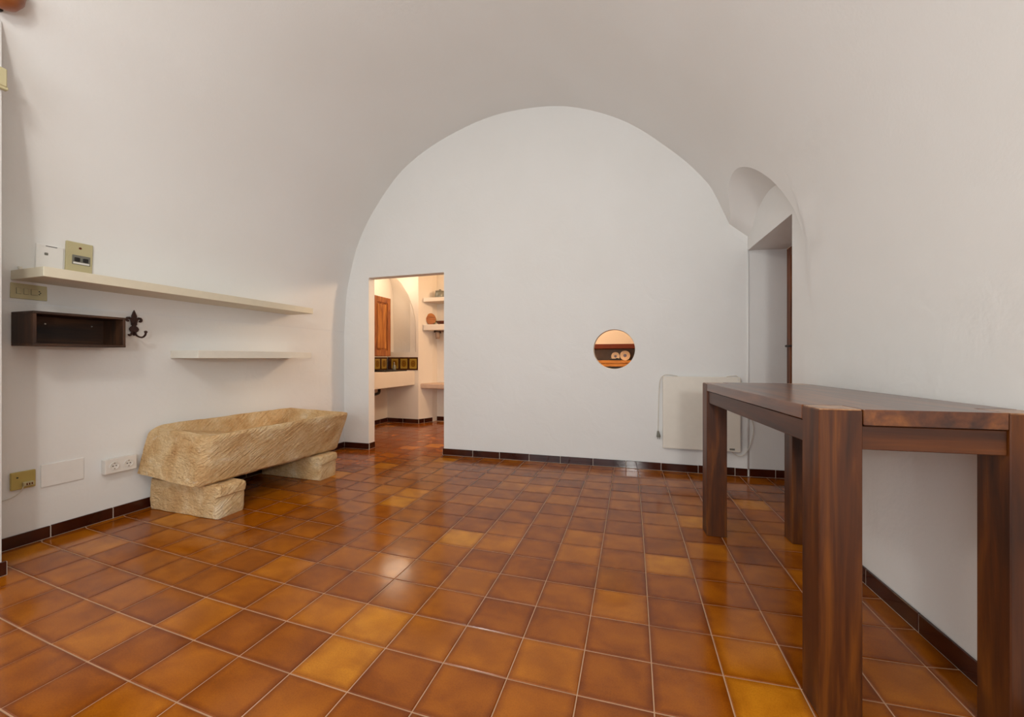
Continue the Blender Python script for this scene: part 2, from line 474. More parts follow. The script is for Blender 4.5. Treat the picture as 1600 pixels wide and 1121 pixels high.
# end wall with doorway and round hole
DX0, DX1, DZ = -2.763, -1.862, 1.892
HX, HZ, HR = -0.158, 1.0856, 0.186
outer = [(-3.9, 0), (DX0, 0), (DX0, DZ-0.004), (DX1, DZ+0.004), (DX1, 0), (0.934, 0), (0.934, 1.95), (1.35, 2.1), (1.35, 3.6), (-3.9, 3.6)]
hole = [(HX+HR*math.cos(2*PI*k/64), HZ+HR*0.985*math.sin(2*PI*k/64)) for k in range(64)]
bm = bmesh.new()
prism(bm, [outer, hole], lambda u, v, d: Vector((u, wy(u)+d, v)), 0.10)
wb = obj('wall_back', bm, M['wall'])
struct(wb, 'white end wall filling the vault, with kitchen doorway and round hole', 'wall')

# wall behind the camera with a wide glazed opening
bm = bmesh.new()
outer = [(-3.3, 0), (1.4, 0), (1.4, 3.6), (-3.3, 3.6)]
win = [(-2.1, 0.5), (0.3, 0.5), (0.3, 2.4), (-2.1, 2.4)]
prism(bm, [outer, win], lambda u, v, d: Vector((u, -2.5-d, v)), 0.15)
struct(obj('wall_front', bm, M['wall']), 'white wall behind the viewer with a wide window opening', 'wall')

# ------------------------------------------------------------------ floor
co = [[-0.155663, 2.168074, 0.012455, -0.068502, -0.056966, -0.00946, -0.008714, 0.005054, -0.008797], [1.137732, 0.08726, 1.837897, 0.140385, 0.060041, -0.003963, 0.02127, 0.003659, 0.009106]]
def basis(i, j):
    i /= 10; j /= 10
    return (1, i, j, i*i, i*j, j*j, i**3, i*i*j, i*j*j)
def raw(i, j):
    b = basis(i, j)
    return Vector((sum(a*x for a, x in zip(co[0], b)), sum(a*x for a, x in zip(co[1], b)), 0))
def node(i, j):
    ic, jc = min(max(i, -11), 3), min(max(j, -2), 12)
    p = raw(ic, jc)
    if i != ic:
        sgn = 1 if i > ic else -1
        p += (raw(ic, jc)-raw(ic-sgn, jc))*abs(i-ic)
    if j != jc:
        sgn = 1 if j > jc else -1
        p += (raw(ic, jc)-raw(ic, jc-sgn))*abs(j-jc)
    return p
bm = bmesh.new(); bx(bm, -3.9, 1.4, -2.6, 5.75, -0.12, -0.0022)
floor = obj('floor', bm, M['grout'])
struct(floor, 'glossy amber brown square tile floor with pale joints', 'floor')
camp = Vector((0, 0, 1)); s_, c_ = math.sin(-0.305), math.cos(-0.305)
tiles = []
for i in range(-18, 7):
    for j in range(-16, 24):
        q = [node(i, j), node(i+1, j), node(i+1, j+1), node(i, j+1)]
        m = sum(q, Vector())/4
        if m.y > 5.62 or m.y < -2.5: continue
        if m.y < 3.57:
            lo, hi = xl(m.y)+0.002, (xr(m.y)-0.002 if m.y < NY0 else 1.23)
        else:
            lo, hi = -3.8, 1.3
        if max(v.x for v in q) < lo+0.01 or min(v.x for v in q) > hi-0.01: continue
        for v in q: v.x = min(max(v.x, lo), hi)
        # projected size
        vis, xs, yy = True, [], []
        for v in q:
            D = s_*v.x+c_*v.y
            if D < 0.35: vis = False; break
            xs.append(800+595*(c_*v.x-s_*v.y)/D); yy.append(560.5+595/D)
        area = 0
        if vis and max(xs) > 0 and min(xs) < 1600 and min(yy) < 1121 and (m.y < 3.6 or (583 < sum(xs)/4 < 693 and m.x < -1.5)):
            area = 0.5*abs(sum(xs[k]*yy[(k+1) % 4]-xs[(k+1) % 4]*yy[k] for k in range(4)))
        tiles.append((area, i, j, q))
tiles.sort(key=lambda t: -t[0])
def tile_into(bm, q, tone=None, uvl=None, col=None, lift=0.0, tilt=(0, 0)):
    m = sum(q, Vector())/4
    g = 0.0019
    def inset(k, d):
        v = q[k]; a = (q[k-1]-v); b = (q[(k+1) % 4]-v)
        if a.length < 1e-4 or b.length < 1e-4: return v.copy()
        return v+a.normalized()*min(d, a.length*.45)+b.normalized()*min(d, b.length*.45)
    def top(p, z): return Vector((p.x, p.y, z+lift+tilt[0]*(p.x-m.x)+tilt[1]*(p.y-m.y)))
    o = [Vector((inset(k, g).x, inset(k, g).y, -0.010)) for k in range(4)]
    a = [top(inset(k, g), -0.0018) for k in range(4)]
    b = [top(inset(k, g+0.0022), 0.0) for k in range(4)]
    O, A, B = [[bm.verts.new(p) for p in r] for r in (o, a, b)]
    fs = [bm.faces.new(B)]
    for k in range(4):
        fs.append(bm.faces.new((A[k], A[(k+1) % 4], B[(k+1) % 4], B[k])))
        fs.append(bm.faces.new((O[k], O[(k+1) % 4], A[(k+1) % 4], A[k])))
    uvs = {}
    for R in (O, A, B):
        for k, v in enumerate(R): uvs[v] = ((0, 0), (1, 0), (1, 1), (0, 1))[k]
    for f in fs:
        for l in f.loops:
            l[uvl].uv = uvs[l.vert]
    if tone is not None:
        for f in fs: 
            for l in f.loops: l[col] = (tone, tone, tone, 1)
LIM = 298
for n, (area, i, j, q) in enumerate(tiles[:LIM]):
    if area <= 0: break
    bm = bmesh.new(); uvl = bm.loops.layers.uv.new('UVMap')
    tile_into(bm, q, uvl=uvl, lift=random.uniform(-0.0004, 0.0004), tilt=(random.gauss(0, 0.0007), random.gauss(0, 0.0007)))
    obj('floor_tile', bm, M['tile'], floor)
bm = bmesh.new(); uvl = bm.loops.layers.uv.new('UVMap'); cl = bm.loops.layers.float_color.new('tone')
for area, i, j, q in tiles[n if area <= 0 else LIM:]:
    tile_into(bm, q, random.random(), uvl, cl, tilt=(random.gauss(0, 0.0009), random.gauss(0, 0.0009)))
ft = obj('floor_tile_field', bm, M['tile_far'], floor); ft['kind'] = 'stuff'

# ------------------------------------------------------------------ skirting tiles
def skirting(name, label, p0, p1, joints, inward, h=0.067, th=0.011, zb=0.001):
    """tiles from p0 to p1; joints = distances along the run"""
    p0, p1 = Vector(p0), Vector(p1); d = (p1-p0); L = d.length; d.normalize(); n = Vector(inward).normalized()
    bm = bmesh.new()
    def quadbox(bm, a, b, t0, t1, z0, z1, bev):
        pts = []
        for z in (z0, z1):
            for s, t in ((a, t0), (b, t0), (b, t1), (a, t1)):
                q = p0+d*s+n*t; pts.append(bm.verts.new((q.x, q.y, z)))
        fs = [(0, 1, 2, 3), (4, 5, 6, 7), (0, 1, 5, 4), (1, 2, 6, 5), (2, 3, 7, 6), (3, 0, 4, 7)]
        F = [bm.faces.new([pts[k] for k in f]) for f in fs]
        if bev: bmesh.ops.bevel(bm, geom=list({e for f in F for e in f.edges}), offset=bev, segments=1, affect='EDGES')
    quadbox(bm, 0, L, 0, th-0.0025, 0.0, h-0.003, 0)
    o = struct(obj(name, bm, M['pale_grout']), label, 'skirting')
    ends = [0]+[j for j in joints if 0.01 < j < L-0.01]+[L]
    for a, b in zip(ends, ends[1:]):
        t = bmesh.new(); quadbox(t, a+0.002, b-0.002, 0.001, th+random.uniform(-.0006, .0006), zb+0.001, h+random.uniform(-.001, .001), 0.002)
        obj('skirting_tile', t, M['skirt'], o)
    return o
def steps(a, s, L): 
    r = []; x = a
    while x < L: r.append(x); x += s
    return r
skirting('baseboard_left', 'dark brown glazed skirting tiles along the left wall', (xl(0.968), 0.968, 0), (xl(3.505), 3.505, 0), [0.288, 0.555]+steps(0.84, 0.285, 3), (1, 0, 0))
xs0 = DX1-0.012
skirting('baseboard_back', 'dark brown glazed skirting tiles along the end wall, right of the doorway', (xs0, wy(xs0)+0, 0), (0.934, wy(0.934), 0),
         [-1.54-xs0, -1.256-xs0, -0.955-xs0, -0.65-xs0, -0.345-xs0, -0.05-xs0, 0.25-xs0, 0.553-xs0, 0.84-xs0], (0, -1, 0))
skirting('baseboard_back_corner', 'short dark brown skirting left of the kitchen doorway', (-3.068, wy(-3.068), 0), (DX0+0.012, wy(DX0), 0), [], (0, -1, 0))
skirting('baseboard_doorway', 'dark brown skirting wrapped into the kitchen doorway reveal', (DX0, wy(DX0)-0.0, 0), (DX0, wy(DX0)+0.1, 0), [], (1, 0, 0))
skirting('baseboard_recess', 'dark brown skirting inside the door recess on the right', (0.946, j0+0.002, 0), (X1-0.002, JY-0.001, 0), [0.2], (0, -1, 0))
skirting('baseboard_right', 'dark brown glazed skirting tiles along the right wall behind the table', (xr(2.82), 2.82, 0), (xr(-1.0), -1.0, 0), steps(0.14, 0.305, 3.8), (-1, 0, 0), h=0.072)
skirting('baseboard_pier', 'dark brown skirting around the foot of the left pier', (-2.762, 0.45, 0), (-2.762, 0.968+0.01, 0), [0.2], (1, 0, 0), h=0.066)

# ------------------------------------------------------------------ door in the recess
bm = bmesh.new(); 
bx(bm, X1-0.004, X1+0.05, NY0+0.0, NY0+0.07, 0, NZ-0.002, 0.004)
bx(bm, X1-0.004, X1+0.05, JY-0.075, JY, 0, NZ-0.002, 0.004)
bx(bm, X1-0.004, X1+0.05, NY0+0.07, JY-0.075, NZ-0.075, NZ-0.002, 0.004)
door = struct(obj('door_1', bm, M['doorwood']), 'brown wooden door at the back of the arched recess on the right', 'door')
for k in range(5):
    a = NY0+0.072+k*0.1486
    obj('door_board', box(X1+0.004, X1+0.034, a, a+0.1466, 0.006, NZ-0.077, bev=0.003), M['doorwood'], door)
bm = bmesh.new(); bx(bm, X1-0.008, X1-0.002, 3.545, 3.585, 1.02, 1.16, 0.002)
h = obj('door_handle', bm, M['black'], door)
bm = bmesh.new(); tube(bm, [(X1-0.006, 3.565, 1.10), (X1-0.03, 3.565, 1.10), (X1-0.035, 3.59, 1.10), (X1-0.03, 3.65, 1.102)], 0.009)
obj('lever', bm, M['black'], h, smooth=True)

# ------------------------------------------------------------------ stone trough
def stone_noise(p, amp, sc=6.0):
    return Vector((noise.noise(p*sc), noise.noise(p*sc+Vector((31, 7, 3))), noise.noise(p*sc+Vector((5, 19, 41)))))*amp
def trough():
    t = thing('stone_trough', 'long rough hewn tan stone trough lying on two stone blocks by the left wall', 'trough', (-2.8, 2.2, 0))
    inv = Vector((-2.8, 2.2, 0))
    near = dict(bt=(-3.085, 1.70, .548), ft=(-2.465, 1.655, .520), bb=(-3.085, 1.635, .245), fb=(-2.53, 1.645, .205))
    far = dict(bt=(-3.068, 2.79, .540), ft=(-2.335, 2.72, .535), bb=(-3.068, 2.75, .215), fb=(-2.475, 2.735, .200))
    for d in (near, far):
        for k in d: d[k] = Vector(d[k])
    # ring in unit coordinates: (a across back->front, b down top->bottom)
    def seg(p, q, n): return [(p[0]+(q[0]-p[0])*k/n, p[1]+(q[1]-p[1])*k/n) for k in range(n)]
    nb, nf = 0.055, 0.055
    def ring(depth):
        r = []
        r += seg((0, 1), (0, 0.06), 8); r += seg((0, 0.06), (0.02, 0), 1)
        r += seg((0.02, 0), (nb, 0), 3)
        r += seg((nb, 0), (nb+0.03, depth), 4)
        r += seg((nb+0.03, depth), (1-nf-0.05, depth), 10)
        r += seg((1-nf-0.05, depth), (1-nf, 0), 4)
        r += seg((1-nf, 0), (0.985, 0), 4); r += seg((0.985, 0), (1, 0.05), 1)
        r += seg((1, 0.05), (1, 0.95), 12); r += seg((1, 0.95), (0.97, 1), 1)
        r += seg((0.97, 1), (0, 1), 12)
        return r
    ss = [0, .004, .014, .03, .05, .075, .098, .105, .12]+[.12+.80*k/44 for k in range(1, 45)]+[.935, .942, .955, .97, .985, .994, 1]
    rows = []
    for s in ss:
        dp = 0.0 if s <= .03 or s >= .97 else 0.08+0.30*min(1, (s-.03)/.45) if s < .95 else 0.30
        R = ring(dp)
        row = []
        e = min(s/.03, 1) if s < .5 else min((1-s)/.02, 1)
        for a, b in R:
            def q(d): return (d['bt']*(1-a)+d['ft']*a)*(1-b)+(d['bb']*(1-a)+d['fb']*a)*b
            # rounding at the ends, and the broken-off corner of the near front arris
            aa = a
            P = q(near).lerp(q(far), s)
            mid = (near['bt']+near['fb'])*0.5
            if s < .5:
                sh = (1-e)**2
                cen = Vector((-2.8, P.y, .37))
                P = P+(cen-P)*0.018*sh
                if a > .9: P.x -= 0.034*max(0, 1-s/.035)*(a-.9)/.1
                if a < .1: P.z -= 0.030*max(0, 1-s/.06)*(1-b)
            else:
                P = P+(Vector((-2.75, P.y, .37))-P)*0.02*(1-e)**2
            P += stone_noise(P, 0.005, 5)+stone_noise(P, 0.003, 22)
            P.x = max(P.x, xl(P.y)+0.004)
            row.append(P-inv)
        rows.append(row)
    bm = bmesh.new()
    V = [[bm.verts.new(p) for p in r] for r in rows]
    n = len(V[0])
    for a, b in zip(V, V[1:]):
        for k in range(n):
            bm.faces.new((a[k], a[(k+1) % n], b[(k+1) % n], b[k]))
    for r in (V[0], V[-1]):
        c = bm.verts.new(sum((v.co for v in r), Vector())/n)
        for k in range(n): bm.faces.new((r[k], r[(k+1) % n], c))
    o = obj('trough_body', bm, M['stone'], t, smooth=True)
    md = o.modifiers.new('e', 'EDGE_SPLIT'); md.split_angle = math.radians(36)
    return t
trough()
def block(y0, y1, xf, ztop, label, lipside):
    o_ = Vector(((-3.06+xf)/2, (y0+y1)/2, 0))
    bm = bmesh.new()
    n = 14
    def prof():      # front profile in (x, z): lip on top, dressed face slanting below
        return [(-3.06, 0.0), (-3.06, ztop), (xf-0.02, ztop), (xf-0.004, ztop-0.008), (xf, ztop-0.03), (xf-0.003, ztop-0.06), (xf-0.016, ztop-0.068), (xf-0.018, 0.03), (xf-0.022, 0.0)]
    pr = prof(); rows = []
    # resample each side
    pts = []
    for (a, b) in zip(pr, pr[1:]+pr[:1]):
        m = max(1, int(math.dist(a, b)/0.03))
        pts += [(a[0]+(b[0]-a[0])*k/m, a[1]+(b[1]-a[1])*k/m) for k in range(m)]
    for k in range(n+1):
        s = k/n; y = y0+(y1-y0)*s
        e = min(s/.06, (1-s)/.06, 1)
        r = []
        for x, z in pts:
            P = Vector((x, y, z)); cen = Vector(((-3.06+xf)/2, y, ztop/2))
            P = P+(cen-P)*0.03*(1-e)
            nn = stone_noise(P*1.0, 0.006, 9)+stone_noise(P, 0.003, 35)
            if z < 0.004: nn.z = 0
            r.append(P+nn-o_)
        rows.append(r)
    V = [[bm.verts.new(p) for p in r] for r in rows]; m = len(pts)
    for a, b in zip(V, V[1:]):
        for k in range(m): bm.faces.new((a[k], a[(k+1) % m], b[(k+1) % m], b[k]))
    bm.faces.new(V[0][::-1]); bm.faces.new(V[-1])
    o = obj('stone_block', bm, M['stone'], smooth=True)
    md = o.modifiers.new('e', 'EDGE_SPLIT'); md.split_angle = math.radians(40)
    o.location = o_
    tag(o, label, 'stone block', 'stone blocks carrying the trough')
block(1.695, 1.875, -2.43, 0.199, 'tan stone block under the near end of the trough, next to the wall sockets', 1)
block(2.49, 2.675, -2.41, 0.198, 'tan stone block under the far end of the trough, towards the kitchen doorway', 1)

# ------------------------------------------------------------------ shelves, box, hook
def shelf(y0, y1, x1, z0, z1, mat, label):
    c = Vector((xl((y0+y1)/2), (y0+y1)/2, z0))
    o = obj('floating_shelf', box(xl(y0)+0.0-c.x, x1-c.x, y0-c.y, y1-c.y, 0, z1-z0, bev=0.0015), mat)
    o.location = c
    tag(o, label, 'shelf', 'floating shelves on the left wall')
shelf(1.112, 2.80, -2.805, 1.412, 1.462, M['cream'], 'long cream floating shelf, the upper one on the left wall')
shelf(1.836, 2.80, -2.825, 1.002, 1.056, M['offwhite'], 'short off-white floating shelf, the lower one above the trough')

bxt = thing('wooden_wall_box', 'dark stained open wooden box fixed to the left wall below the switches', 'box', (-3.1, 1.30, 1.066), 0)
w0, w1, d0, d1, hh, th = -0.186, 0.186, 0.0, 0.20, 0.178, 0.013
obj('back_panel', box(d0, d0+0.01, w0+th, w1-th, th, hh-th), M['oldwood_y'], bxt)
obj('top_board', box(d0, d1, w0, w1, hh-th, hh, bev=0.0015), M['oldwood_y'], bxt)
obj('bottom_board', box(d0, d1, w0, w1, 0, th, bev=0.0015), M['oldwood_y'], bxt)
obj('side_board', box(d0, d1-0.002, w0, w0+th, th, hh-th, bev=0.001), M['oldwood_z'], bxt)
obj('side_board', box(d0, d1-0.002, w1-th, w1, th, hh-th, bev=0.001), M['oldwood_z'], bxt)
for yy in (-0.11, -0.07, 0.12):
    bm = bmesh.new(); cyl(bm, (0.01, yy, 0.125), (0.014, yy, 0.125), 0.004, seg=10)
    obj('screw', bm, M['steel'], bxt)

hk = thing('coat_hook', 'dark iron fleur-de-lis coat hook beside the wooden box', 'hook', (-3.1, 1.627, 1.225), 0)
def flat(pts, x0, x1):
    bm = bmesh.new(); prism(bm, [pts], lambda u, v, d: Vector((x0+d, u, v)), x1-x0); return bm
def petal(pts, name):
    o = obj(name, flat(pts, 0.001, 0.011), M['iron'], hk)
    md = o.modifiers.new('b', 'BEVEL'); md.width = 0.003; md.segments = 2
petal([(0, .092), (.008, .072), (.014, .052), (.013, .032), (.007, .014), (.006, -.004), (-.006, -.004), (-.007, .014), (-.013, .032), (-.014, .052), (-.008, .072)], 'centre_petal')
for s in (-1, 1):
    L = [(.005, -.002), (.007, .018), (.012, .034), (.024, .045), (.037, .043), (.044, .032), (.043, .020), (.035, .012), (.026, .014), (.028, .024), (.034, .026), (.028, .033), (.02, .027), (.016, .012), (.012, -.002)]
    petal([(s*a, b) for a, b in (L if s > 0 else L[::-1])], 'side_petal')
petal([(-.013, .004), (.013, .004), (.017, -.002), (.013, -.008), (.010, -.013), (.021, -.022), (.026, -.034), (.021, -.048), (.012, -.055), (.014, -.064), (.006, -.072), (0, -.078), (-.006, -.072), (-.014, -.064), (-.012, -.055), (-.021, -.048), (-.026, -.034), (-.021, -.022), (-.010, -.013), (-.013, -.008), (-.017, -.002)], 'back_plate')
bm = bmesh.new(); tube(bm, [(0.008, 0, -.052), (0.03, .004, -.078), (0.065, .01, -.088), (0.088, .014, -.075), (0.092, .016, -.058)], 0.0055)
bmesh.ops.create_icosphere(bm, subdivisions=2, radius=0.009, matrix=Matrix.Translation((0.092, 0.016, -0.053)))
obj('prong', bm, M['iron'], hk, smooth=True)
bm = bmesh.new(); tube(bm, [(0.008, -0.012, -.058), (0.012, -0.02, -.072), (0.016, -0.03, -.075), (0.016, -0.034, -.068)], 0.0055)
obj('scroll', bm, M['iron'], hk, smooth=True)

# ------------------------------------------------------------------ electrical plates on the left wall
def X(y, d=0.0): return xl(y)+d
# white fuse plate on the long shelf
pl = thing('white_blank_plate', 'flat white cover plate with small dark slot, on the wall above the long shelf', 'cover plate', (X(1.25, 0.008), 1.247, 1.463)); pl.rotation_euler = (0, 0.068, 0)
obj('plate', box(0.0, 0.010, -0.053, 0.053, 0.001, 0.165, bev=0.002), M['painted_plate'], pl)
obj('slot', box(0.0095, 0.0112, -0.018, 0.026, 0.157, 0.1605), M['black'], pl)
bm = bmesh.new(); bx(bm, 0.0095, 0.013, -0.022, -0.008, 0.108, 0.122, 0.002)
obj('catch', bm, M['grey_plastic'], pl)
# beige breaker box
pl = thing('breaker_box', 'beige breaker plate with two black switches, standing on the long shelf', 'breaker box', (X(1.36, 0.010), 1.3615, 1.463)); pl.rotation_euler = (0, 0.068, 0)
obj('plate', box(0.0, 0.016, -0.056, 0.056, 0.001, 0.212, bev=0.003), M['beige_plastic'], pl)
obj('switch_window', box(0.0155, 0.019, -0.032, 0.044, 0.085, 0.138, bev=0.001), M['grey_plastic'], pl)
for a in (-0.024, 0.012):
    obj('breaker_switch', box(0.0185, 0.026, a, a+0.022, 0.102, 0.124, bev=0.002), M['black'], pl)
obj('label_strip', box(0.0185, 0.0195, -0.028, 0.040, 0.088, 0.098), M['white_plastic'], pl)
bm = bmesh.new(); cyl(bm, (0.016, 0, 0.180), (0.019, 0, 0.180), 0.006, seg=12); obj('screw', bm, M['dish'], pl)
# light switches
pl = thing('light_switch_plate', 'beige plate with switches and an outlet, right under the long shelf', 'light switch', (X(1.18, 0.0), 1.177, 1.318))
obj('plate', box(0.0, 0.010, -0.066, 0.066, 0.0, 0.082, bev=0.002), M['beige_plastic'], pl)
for a, b_ in ((-0.046, -0.030), (-0.020, -0.004), (0.006, 0.030)):
    obj('frame_line', box(0.0095, 0.0106, a-0.001, b_+0.001, 0.025, 0.057), M['grey_plastic'], pl)
    obj('rocker', box(0.0100, 0.0135, a, b_, 0.026, 0.056, bev=0.001), M['beige_plastic'], pl)
for k, (a, b_) in enumerate(((0.036, 0.048), (0.040, 0.040), (0.036, 0.032))):
    bm = bmesh.new(); cyl(bm, (0.0095, a, b_), (0.011, a, b_), 0.003, seg=10); obj('socket_hole', bm, M['black'], pl)
# phone socket and cable
pl = thing('phone_socket', 'small yellowed telephone socket low on the left wall by the pier', 'socket', (X(1.15, 0.0), 1.155, 0.305))
obj('plate', box(0.0, 0.014, -0.044, 0.044, 0.0, 0.093, bev=0.003), M['yellow_plastic'], pl)
bm = bmesh.new(); cyl(bm, (0.013, -0.022, 0.064), (0.0155, -0.022, 0.064), 0.004, seg=10); obj('screw', bm, M['black'], pl)
o = obj('plug', box(0.0138, 0.032, -0.006, 0.032, 0.014, 0.036, bev=0.002), M['beige_plastic'], pl)
for a in (0.003, 0.012, 0.021):
    obj('pin_slot', box(0.0315, 0.033, a, a+0.005, 0.019, 0.030), M['dish'], o)
bm = bmesh.new(); tube(bm, [(0.022, -0.004, 0.014), (0.018, -0.010, -0.008), (0.010, -0.03, -0.032), (0.006, -0.07, -0.042), (0.005, -0.13, -0.046), (0.005, -0.183, -0.048)], 0.0022)
obj('cable', bm, M['cable'], pl, smooth=True)
# blank cover
o = obj('blank_cover_plate', box(0.0, 0.007, -0.086, 0.086, 0.0, 0.125, bev=0.0015), M['painted_plate'])
o.location = (X(1.306), 1.306, 0.287)
tag(o, 'wide blank white cover plate painted like the wall, between the two low sockets', 'cover plate')
# double socket
pl = thing('double_socket', 'white double wall socket just left of the stone trough', 'socket', (X(1.55, 0.0), 1.548, 0.288))
sb = obj('housing', box(0.0, 0.040, -0.078, 0.078, 0.0, 0.089, bev=0.004, seg=2), M['white_plastic'], pl)
for a in (-0.034, 0.036):
    bm = bmesh.new()
    lathe(bm, [(0.024, 0), (0.024, 0.004), (0.0205, 0.0045), (0.019, 0.0005), (0.002, 0.0003)], 28)
    bmesh.ops.transform(bm, matrix=Matrix.Translation((0.0395, a, 0.045)) @ Matrix.Rotation(PI/2, 4, 'Y'), verts=bm.verts)
    so = obj('socket', bm, M['white_plastic'], pl)
    for dy in (-0.008, 0.008):
        bm = bmesh.new(); cyl(bm, (0.040, a+dy, 0.045), (0.0415, a+dy, 0.045), 0.0032, seg=10); obj('pin_hole', bm, M['black'], so)
    for zc in (0.060, 0.024): obj('earth_clip', box(0.040, 0.043, a-0.003, a+0.003, zc, zc+0.006), M['steel'], so)
for a in (-0.045, 0.03):
    bm = bmesh.new(); cyl(bm, (0.02, a, 0.089), (0.02, a, 0.092), 0.007, seg=12); obj('cap', bm, M['white_plastic'], pl)
# tiny plug on the shelf end, clip on pier, wall sconce
bm = bmesh.new(); cyl(bm, (-3.075, 1.135, 1.4625), (-3.075, 1.135, 1.476), 0.006, 0.005, 12); cyl(bm, (-3.075, 1.135, 1.474), (-3.075, 1.135, 1.484), 0.008, 0.008, 12)
tag(obj('shelf_peg', bm, M['offwhite'], smooth=False), 'tiny pale peg standing on the left end of the long shelf', 'peg')
bm = bmesh.new(); bx(bm, -2.77, -2.738, 0.938, 0.974, 2.245, 2.33, 0.004); bx(bm, -2.765, -2.742, 0.945, 0.978, 2.235, 2.25, 0.002)
tag(obj('wall_clip', bm, M['beige_plastic']), 'small cream plastic clip high on the left pier edge', 'clip')
sc = thing('wall_sconce', 'terracotta wall lamp with pale rim in the upper left corner', 'lamp', (-2.70, 0.93, 2.64))
bm = bmesh.new(); lathe(bm, [(0.012, -0.075), (0.05, -0.055), (0.07, -0.02), (0.076, 0.02)], 28, (0.02, 0, 0)); obj('lamp_shade', bm, M['terracotta'], sc, smooth=True)
bm = bmesh.new(); lathe(bm, [(0.077, 0.018), (0.083, 0.022), (0.083, 0.032), (0.076, 0.034)], 28, (0.02, 0, 0)); obj('rim', bm, M['white_plastic'], sc, smooth=True)
bm = bmesh.new(); bx(bm, -0.06, -0.03, -0.03, 0.03, -0.06, 0.06, 0.004); obj('wall_mount', bm, M['black'], sc)

# ------------------------------------------------------------------ radiator panel on the end wall
rx, rw = 0.566, 0.307
rad = thing('radiator', 'flat cream electric heating panel on the end wall behind the table', 'radiator', (rx, wy(rx), 0.208), math.atan(0.0415))
obj('panel', box(-rw, rw, -0.040, -0.020, 0, 0.635, bev=0.006, seg=2), M['radiator'], rad)
obj('mounting_frame', box(-rw+0.03, rw-0.03, -0.021, 0.0, 0.04, 0.60), M['offwhite'], rad)
for a in (-rw+0.02, rw-0.02):
    for b_ in (0.02, 0.615):
        bm = bmesh.new(); cyl(bm, (a, -0.0395, b_), (a, -0.0425, b_), 0.006, seg=12); obj('screw', bm, M['white_plastic'], rad)
obj('control_label', box(rw-0.085, rw-0.045, -0.0405, -0.0395, 0.014, 0.030), M['grey_plastic'], rad)
bm = bmesh.new(); tube(bm, [(-rw+0.12, -0.030, 0.637), (-rw+0.06, -0.032, 0.648), (-rw+0.01, -0.034, 0.643), (-rw-0.020, -0.032, 0.60), (-rw-0.030, -0.02, 0.48), (-rw-0.034, -0.012, 0.30), (-rw-0.038, -0.012, 0.14)], 0.0032)
cb = obj('cable', bm, M['cable'], rad, smooth=True)
bm = bmesh.new(); cyl(bm, (-rw-0.038, -0.014, 0.145), (-rw-0.034, -0.018, 0.105), 0.008, 0.016, 14); cyl(bm, (-rw-0.034, -0.018, 0.105), (-rw-0.033, -0.019, 0.092), 0.017, 0.017, 14)
for s in (-1, 1): cyl(bm, (-rw-0.033+s*0.007, -0.019, 0.092), (-rw-0.032+s*0.007, -0.019, 0.074), 0.0022, seg=8)
obj('plug', bm, M['grey_plastic'], cb)
bm = bmesh.new(); tube(bm, [(0.20, -0.030, 0.637), (0.26, -0.032, 0.645), (rw-0.03, -0.032, 0.643), (rw+0.004, -0.030, 0.60), (rw+0.03, -0.012, 0.42), (rw+0.09, -0.016, 0.28), (rw+0.10, -0.016, 0.15), (rw+0.05, -0.015, 0.0), (rw-0.01, -0.018, -0.035), (rw-0.07, -0.028, 0.003)], 0.0032)
obj('cable', bm, M['cable'], rad, smooth=True)

# ------------------------------------------------------------------ table
N0 = Vector((0.497, 1.268, 0)); ang = math.atan2(0.996, -0.085)-PI/2
W_, L_, H_ = 0.515, 1.20, 0.861
tb = thing('wooden_table', 'tall dark reddish wood table with thick square legs against the right wall', 'table', N0, ang)
def tt(name, mat, *a, bev=0.002): return obj(name, box(*a, bev=bev), mat, tb)
ths = 0.043
# top boards between the legs that run through to the surface
WL, WR, LD, GP = 0.104, 0.092, 0.090, 0.0022
bm = bmesh.new()
nx0, nx1, ny0, ny1 = WL+GP, W_-WR-GP, LD+GP, L_-LD-GP
prism(bm, [[(nx0, 0), (nx1, 0), (nx1, ny0), (W_, ny0), (W_, ny1), (nx1, ny1), (nx1, L_), (nx0, L_), (nx0, ny1), (0, ny1), (0, ny0), (nx0, ny0)]], lambda u, v, d: Vector((u, v, H_-ths+d)), ths)
tp = obj('tabletop', bm, M['wood_y'], tb)
md = tp.modifiers.new('b', 'BEVEL'); md.width = 0.002; md.segments = 1; md.limit_method = 'ANGLE'
for x0, x1 in ((0, WL), (W_-WR, W_)):
    for ly in (0, L_-LD):
        l = tt('leg', M['legwood'], x0, x1, ly, ly+LD, 0, H_-0.004, bev=0.0025)
        obj('leg_end', box(x0+0.002, x1-0.002, ly+0.002, ly+LD-0.002, H_-0.0045, H_-0.0002, bev=0.001), M['endgrain'], l)
tt('apron', M['apronwood_x'], WL, W_-WR, 0.008, 0.032, H_-ths-0.068, H_-ths-0.003)
tt('apron', M['apronwood_x'], WL, W_-WR, L_-0.032, L_-0.008, H_-ths-0.068, H_-ths-0.003)
tt('apron', M['apronwood_y'], 0.008, 0.032, LD, L_-LD, H_-ths-0.068, H_-ths-0.003)
tt('apron', M['apronwood_y'], W_-0.032, W_-0.008, LD, L_-LD, H_-ths-0.068, H_-ths-0.003)

# ------------------------------------------------------------------ kitchen shell
KL = -3.69
bm = bmesh.new()
prism(bm, [[(wy(KL)+0.1, 0), (5.40, 0), (5.40, 2.6), (wy(KL)+0.1, 2.6)]], lambda u, v, d: Vector((KL-d, u, v)), 0.1)
struct(obj('wall_kitchen_left', bm, M['kwall']), 'warm lit plaster wall at the left of the kitchen', 'wall')
